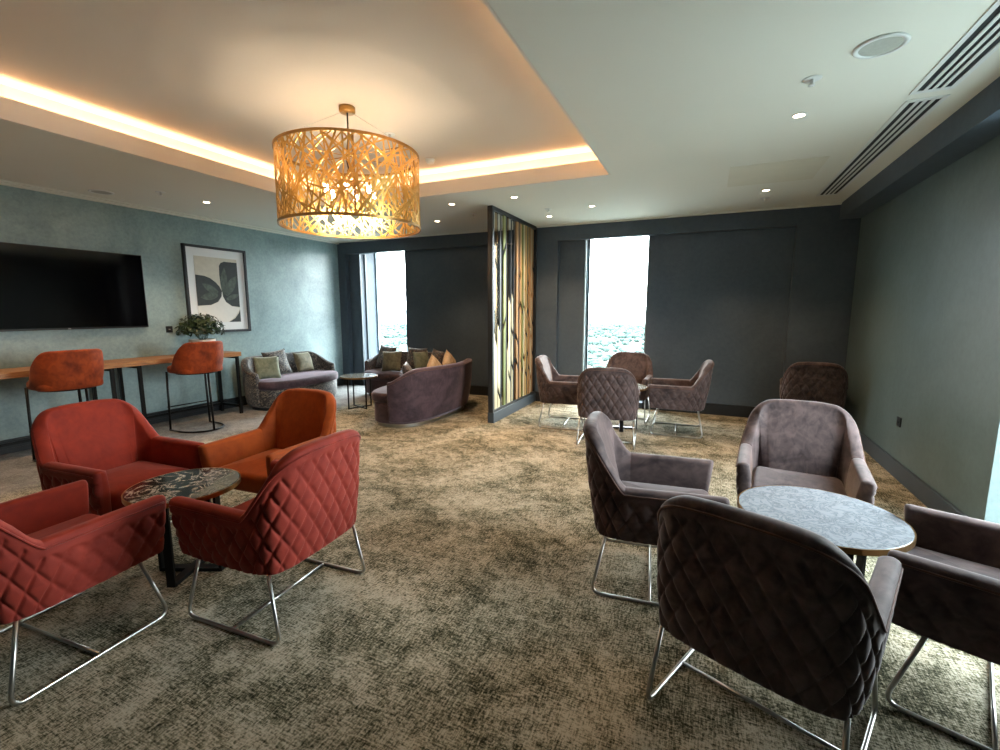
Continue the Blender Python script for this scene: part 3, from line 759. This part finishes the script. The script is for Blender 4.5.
for kd, w_ in zip(kinds, wsum):
    w_ *= sc; dx = rs.uniform(-.008, .010)
    b = bmesh.new(); cuts = sorted(rs.uniform(Z0+.15, Z1-.5) for _ in range(rs.choice((2, 3, 3, 4)) if kd != 's_dark' else 0))
    sl = rs.choice((-1, 1))*w_*1.6; g_ = .085
    segs = []; z = Z0; e0 = 0
    for c in cuts:
        if c-z > .2: segs.append((z, e0, c, sl)); z = c+g_; e0 = sl
    segs.append((z, e0, Z1, 0))
    low = y < .75 and kd in ('s_mirror', 's_bronze'); fl = []
    for za, ea, zb, eb in segs:
        q = [(y, za), (y+w_, za+ea), (y+w_, zb+eb), (y, zb)]
        lo = [b.verts.new((dx-.006, p[0], p[1])) for p in q]; hi = [b.verts.new((dx+.006, p[0], p[1])) for p in q]
        b.faces.new(lo); b.faces.new(hi[::-1])
        for k in range(4): b.faces.new((lo[k], lo[(k+1) % 4], hi[(k+1) % 4], hi[k]))
        if low and zb < 1.75:  # pale lower pieces paint a bright reflection into the left mirror strips
            for f_ in b.faces[:][-6:] if False else list(b.faces)[-6:]: f_.material_index = 1
    obj('strip', b, [M[kd], M['s_pale']], t)
    y += w_+gap
b = bmesh.new(); box(b, -.024, -.016, .05, SL-.045, .17, H-.05); obj('backing', b, M['s_dark'], t)

# ================================================================== CEILING FITTINGS
def make_downlight():
    r = empty('ceiling_downlight', (0, 0, 0), 0, 'x', 'ceiling light')
    b = bmesh.new(); lathe(b, [(.034, 0), (.046, -.001), (.048, -.004), (.040, -.007), (.034, -.006)], seg=28, close=True); obj('trim_ring', b, M['white'], r, True)
    b = bmesh.new(); cyl(b, 0, 0, -.0035, -.001, .034, seg=28); obj('lens', b, M['lamp_disc'], r)
    d = bpy.data.lights.new('spot', 'SPOT'); d.energy = 52; d.color = (1, .64, .36); d.spot_size = D(105); d.spot_blend = .7; d.shadow_soft_size = .04
    o = bpy.data.objects.new('spot', d); COL.objects.link(o); o.parent = r; o.location = (0, 0, -.02)
    return r
dl = make_downlight()
DL = [(.484, 3.84, 'round downlight nearest the air vents on the right ceiling'), (.504, 5.99, 'downlight in the far right ceiling beside the access panel'),
      (-1.41, 5.98, 'downlight above the far round table near the window'), (-2.10, 6.36, 'downlight close to the top of the strip screen, far side'),
      (-2.13, 5.15, 'downlight between the ceiling tray corner and the strip screen'), (-2.97, 5.16, 'downlight just right of the gold pendant shade, beyond the tray'),
      (-3.72, 6.03, 'downlight above the curved sofas'), (-5.64, 3.85, 'downlight in the left ceiling strip above the picture'),
      (-5.64, 1.6, 'downlight above the bar table outside the left edge'),       (-5.6, -.6, 'unseen downlight added behind the camera to the left')]  # the last lamp is unseen, added as fill light
for i, (x, y, lb) in enumerate(DL): put(dl, i == 0, (x, y, H), 0, lb, 'ceiling light', 'recessed ceiling downlights')
def round_speaker(x, y, lb):
    r = empty('ceiling_speaker', (x, y, H), 0, lb, 'speaker')
    b = bmesh.new(); lathe(b, [(.088, -.002), (.112, -.001), (.114, -.005), (.108, -.010), (.090, -.009)], seg=40, close=True); obj('bezel', b, M['white'], r, True)
    b = bmesh.new(); cyl(b, 0, 0, -.006, -.001, .089, seg=40); obj('grille', b, M['grille'], r)
round_speaker(.707, 3.04, 'round white ceiling speaker left of the near air vent')
round_speaker(-6.22, 3.05, 'round ceiling speaker in the left ceiling strip above the television')
def sprinkler(x, y, z, lb):
    r = empty('sprinkler_head', (x, y, z), 0, lb, 'sprinkler', 'ceiling sprinkler heads')
    b = bmesh.new(); lathe(b, [(0, -.004), (.042, -.004), (.050, 0), (0, 0)], seg=24); obj('rosette', b, M['white'], r, True)
    b = bmesh.new(); lathe(b, [(0, -.036), (.018, -.036), (.018, -.031), (.007, -.030), (.010, -.004), (0, -.003)], seg=16); obj('nozzle', b, M['white'], r, True)
sprinkler(.464, 3.30, H, 'small white sprinkler between the round speaker and the nearest downlight')
sprinkler(.53, 6.40, H, 'small sprinkler in the far right ceiling corner behind the downlight')
sprinkler(-1.97, 5.92, H, 'small sprinkler on the ceiling right of the strip screen top')
sprinkler(-3.0, 5.80, H, 'small sprinkler on the ceiling left of the strip screen top')
sprinkler(-5.64, 3.33, H, 'small sprinkler in the left ceiling strip near the downlight')
sprinkler(-2.72, 3.62, TZ, 'small white disc sprinkler in the ceiling tray by the pendant rose')
r = empty('smoke_detector', (-2.77, 4.37, TZ), 0, 'white smoke detector in the ceiling tray right of the gold pendant', 'smoke detector')
b = bmesh.new(); lathe(b, [(.052, 0), (.052, -.014), (0, -.014), ], seg=28); obj('base', b, M['white'], r, True)
b = bmesh.new(); lathe(b, [(.044, -.014), (.044, -.030), (.030, -.042), (0, -.044)], seg=28); obj('sensor', b, M['white'], r, True)
o_ = bmesh.new(); box(o_, .11, .875, 4.92, 5.67, H-.004, H-.0005, .001); tag(obj('access_panel', o_, M['panel']), 'flush square access panel in the right ceiling near the downlight', 'panel')
def vent(x0, x1, y0, y1, lb):
    r = empty('air_vent', ((x0+x1)/2, (y0+y1)/2, H), 0, lb, 'air vent', 'linear ceiling air vents'); w = (x1-x0)/2; l = (y1-y0)/2
    b = bmesh.new(); box(b, -w+.015, w-.015, -l+.02, l-.02, -.002, -.0004); obj('backing', b, M['dark'], r)
    b = bmesh.new(); fw_ = .026
    box(b, -w, -w+fw_, -l, l, -.007, 0, .002); box(b, w-fw_, w, -l, l, -.007, 0, .002); box(b, -w+fw_, w-fw_, -l, -l+.035, -.007, 0, .002); box(b, -w+fw_, w-fw_, l-.035, l, -.007, 0, .002)
    obj('frame', b, M['white'], r)
    inner = 2*(w-fw_); pitch = inner/4
    for k in range(1, 4):
        b = bmesh.new(); c = -w+fw_+pitch*k; box(b, c-pitch*.24, c+pitch*.24, -l+.035, l-.035, -.007, -.002, .001); obj('slat', b, M['white'], r)
vent(1.06, 1.27, 3.86, 6.52, 'long white slotted air vent running to the far right corner of the ceiling')
vent(1.04, 1.25, .9, 3.76, 'white slotted air vent nearest the camera at the top right')

# ================================================================== PENDANT
PX, PY, PR, PZ0, PZ1 = -2.675, 3.03, .545, 2.165, 2.715
r = empty('pendant_lamp', (PX, PY, TZ), 0, 'large gold drum pendant of tangled metal strips hanging in the ceiling tray', 'pendant lamp')
z0, z1 = PZ0-TZ, PZ1-TZ
b = bmesh.new(); lathe(b, [(0, 0), (.062, 0), (.062, -.035), (.056, -.042), (0, -.042)], seg=32); obj('ceiling_rose', b, M['brass'], r, True)
b = bmesh.new(); tube(b, fillet([(0, 0, -.04), (0, 0, -.22), (-.03, 0, -.38), (0, 0, -.50)], .08, 6), .006, 8); obj('cable', b, M['wire'], r, True)
b = bmesh.new()
for a in (.3, .3+2.094, .3+4.189): tube(b, [(.03*math.cos(a), .03*math.sin(a), -.04), (PR*math.cos(a), PR*math.sin(a), z1)], .0013, 5)
obj('suspension_wire', b, M['steel'], r)
for z in (z0, z1):
    b = bmesh.new(); lathe(b, [(PR-.006, z-.010), (PR+.006, z-.010), (PR+.006, z+.010), (PR-.006, z+.010)], seg=96, close=True); obj('rim', b, M['brass'], r)
sh = bmesh.new(); rr_ = random.Random(21); Hh = z1-z0
def ribbon(bm, th0, za, th1, zb, w, bow, rad):
    n = 14; prev = None; dth, dz = (th1-th0)*PR, zb-za; L_ = math.hypot(dth, dz); nx, nz = -dz/L_, dth/L_
    for k in range(n+1):
        u = k/n; of = bow*math.sin(PI*u); s_ = th0*PR+dth*u+nx*of; z = za+dz*u+nz*of
        cur = []
        for e, q in ((-1, 0), (1, 0), (1, 1), (-1, 1)):
            ss = s_+nx*w/2*e; zz = min(z1, max(z0, z+nz*w/2*e)); a = ss/PR; R_ = rad+q*.003
            cur.append(bm.verts.new((R_*math.cos(a), R_*math.sin(a), zz)))
        if prev:
            for m_ in range(4): bm.faces.new((prev[m_], prev[(m_+1) % 4], cur[(m_+1) % 4], cur[m_]))
        prev = cur
for k in range(156):
    a = 2*PI*k/156+rr_.uniform(-.03, .03); d = (1 if k % 2 else -1)*(.08, .30, .55, .85, 1.2)[(k//2*3) % 5]*rr_.uniform(.8, 1.2)
    ribbon(sh, a, z0, a+d, z1, rr_.uniform(.009, .014), rr_.uniform(-.10, .10), PR-.002+rr_.uniform(-.002, .002))
for k in range(36):
    a = rr_.uniform(0, 6.28); za, zb = rr_.uniform(z0, z1), rr_.uniform(z0, z1)
    ribbon(sh, a, za, a+rr_.uniform(.3, .6), zb, rr_.uniform(.008, .013), rr_.uniform(-.05, .05), PR-.001)
obj('lattice_shade', sh, M['gold'], r)
for k in range(6):
    b = bmesh.new(); a = .25+k*PI/3; bar(b, ((PR-.008)*math.cos(a), (PR-.008)*math.sin(a), z0), ((PR-.008)*math.cos(a), (PR-.008)*math.sin(a), z1), .006, .016, up=(-math.sin(a), math.cos(a), 0)); obj('upright', b, M['brass'], r)
b = bmesh.new(); cyl(b, 0, 0, -.60, -.47, .022, seg=20)
for k in range(6):
    a = k*PI/3; tube(b, [(0, 0, -.56), (.19*math.cos(a), .19*math.sin(a), -.56), (.19*math.cos(a), .19*math.sin(a), -.60)], .006, 6)
obj('lamp_cluster', b, M['brass'], r)
b = bmesh.new()
for k in range(3):
    a = k*PI/3; tube(b, [(-PR*math.cos(a), -PR*math.sin(a), z1-.004), (PR*math.cos(a), PR*math.sin(a), z1-.004)], .004, 6)
obj('spider_bar', b, M['brass'], r)
for k in range(6):
    a = k*PI/3; x, y = .19*math.cos(a), .19*math.sin(a)
    b = bmesh.new(); lathe(b, [(0, -.665), (.014, -.661), (.021, -.645), (.018, -.625), (.010, -.605), (0, -.60)], x, y, 16); obj('bulb', b, M['bulb'], r, True)
    d = bpy.data.lights.new('bulb_light', 'POINT'); d.energy = 3.6; d.color = (1, .82, .62); d.shadow_soft_size = .03
    o = bpy.data.objects.new('bulb_light', d); COL.objects.link(o); o.parent = r; o.location = (x, y, -.68)
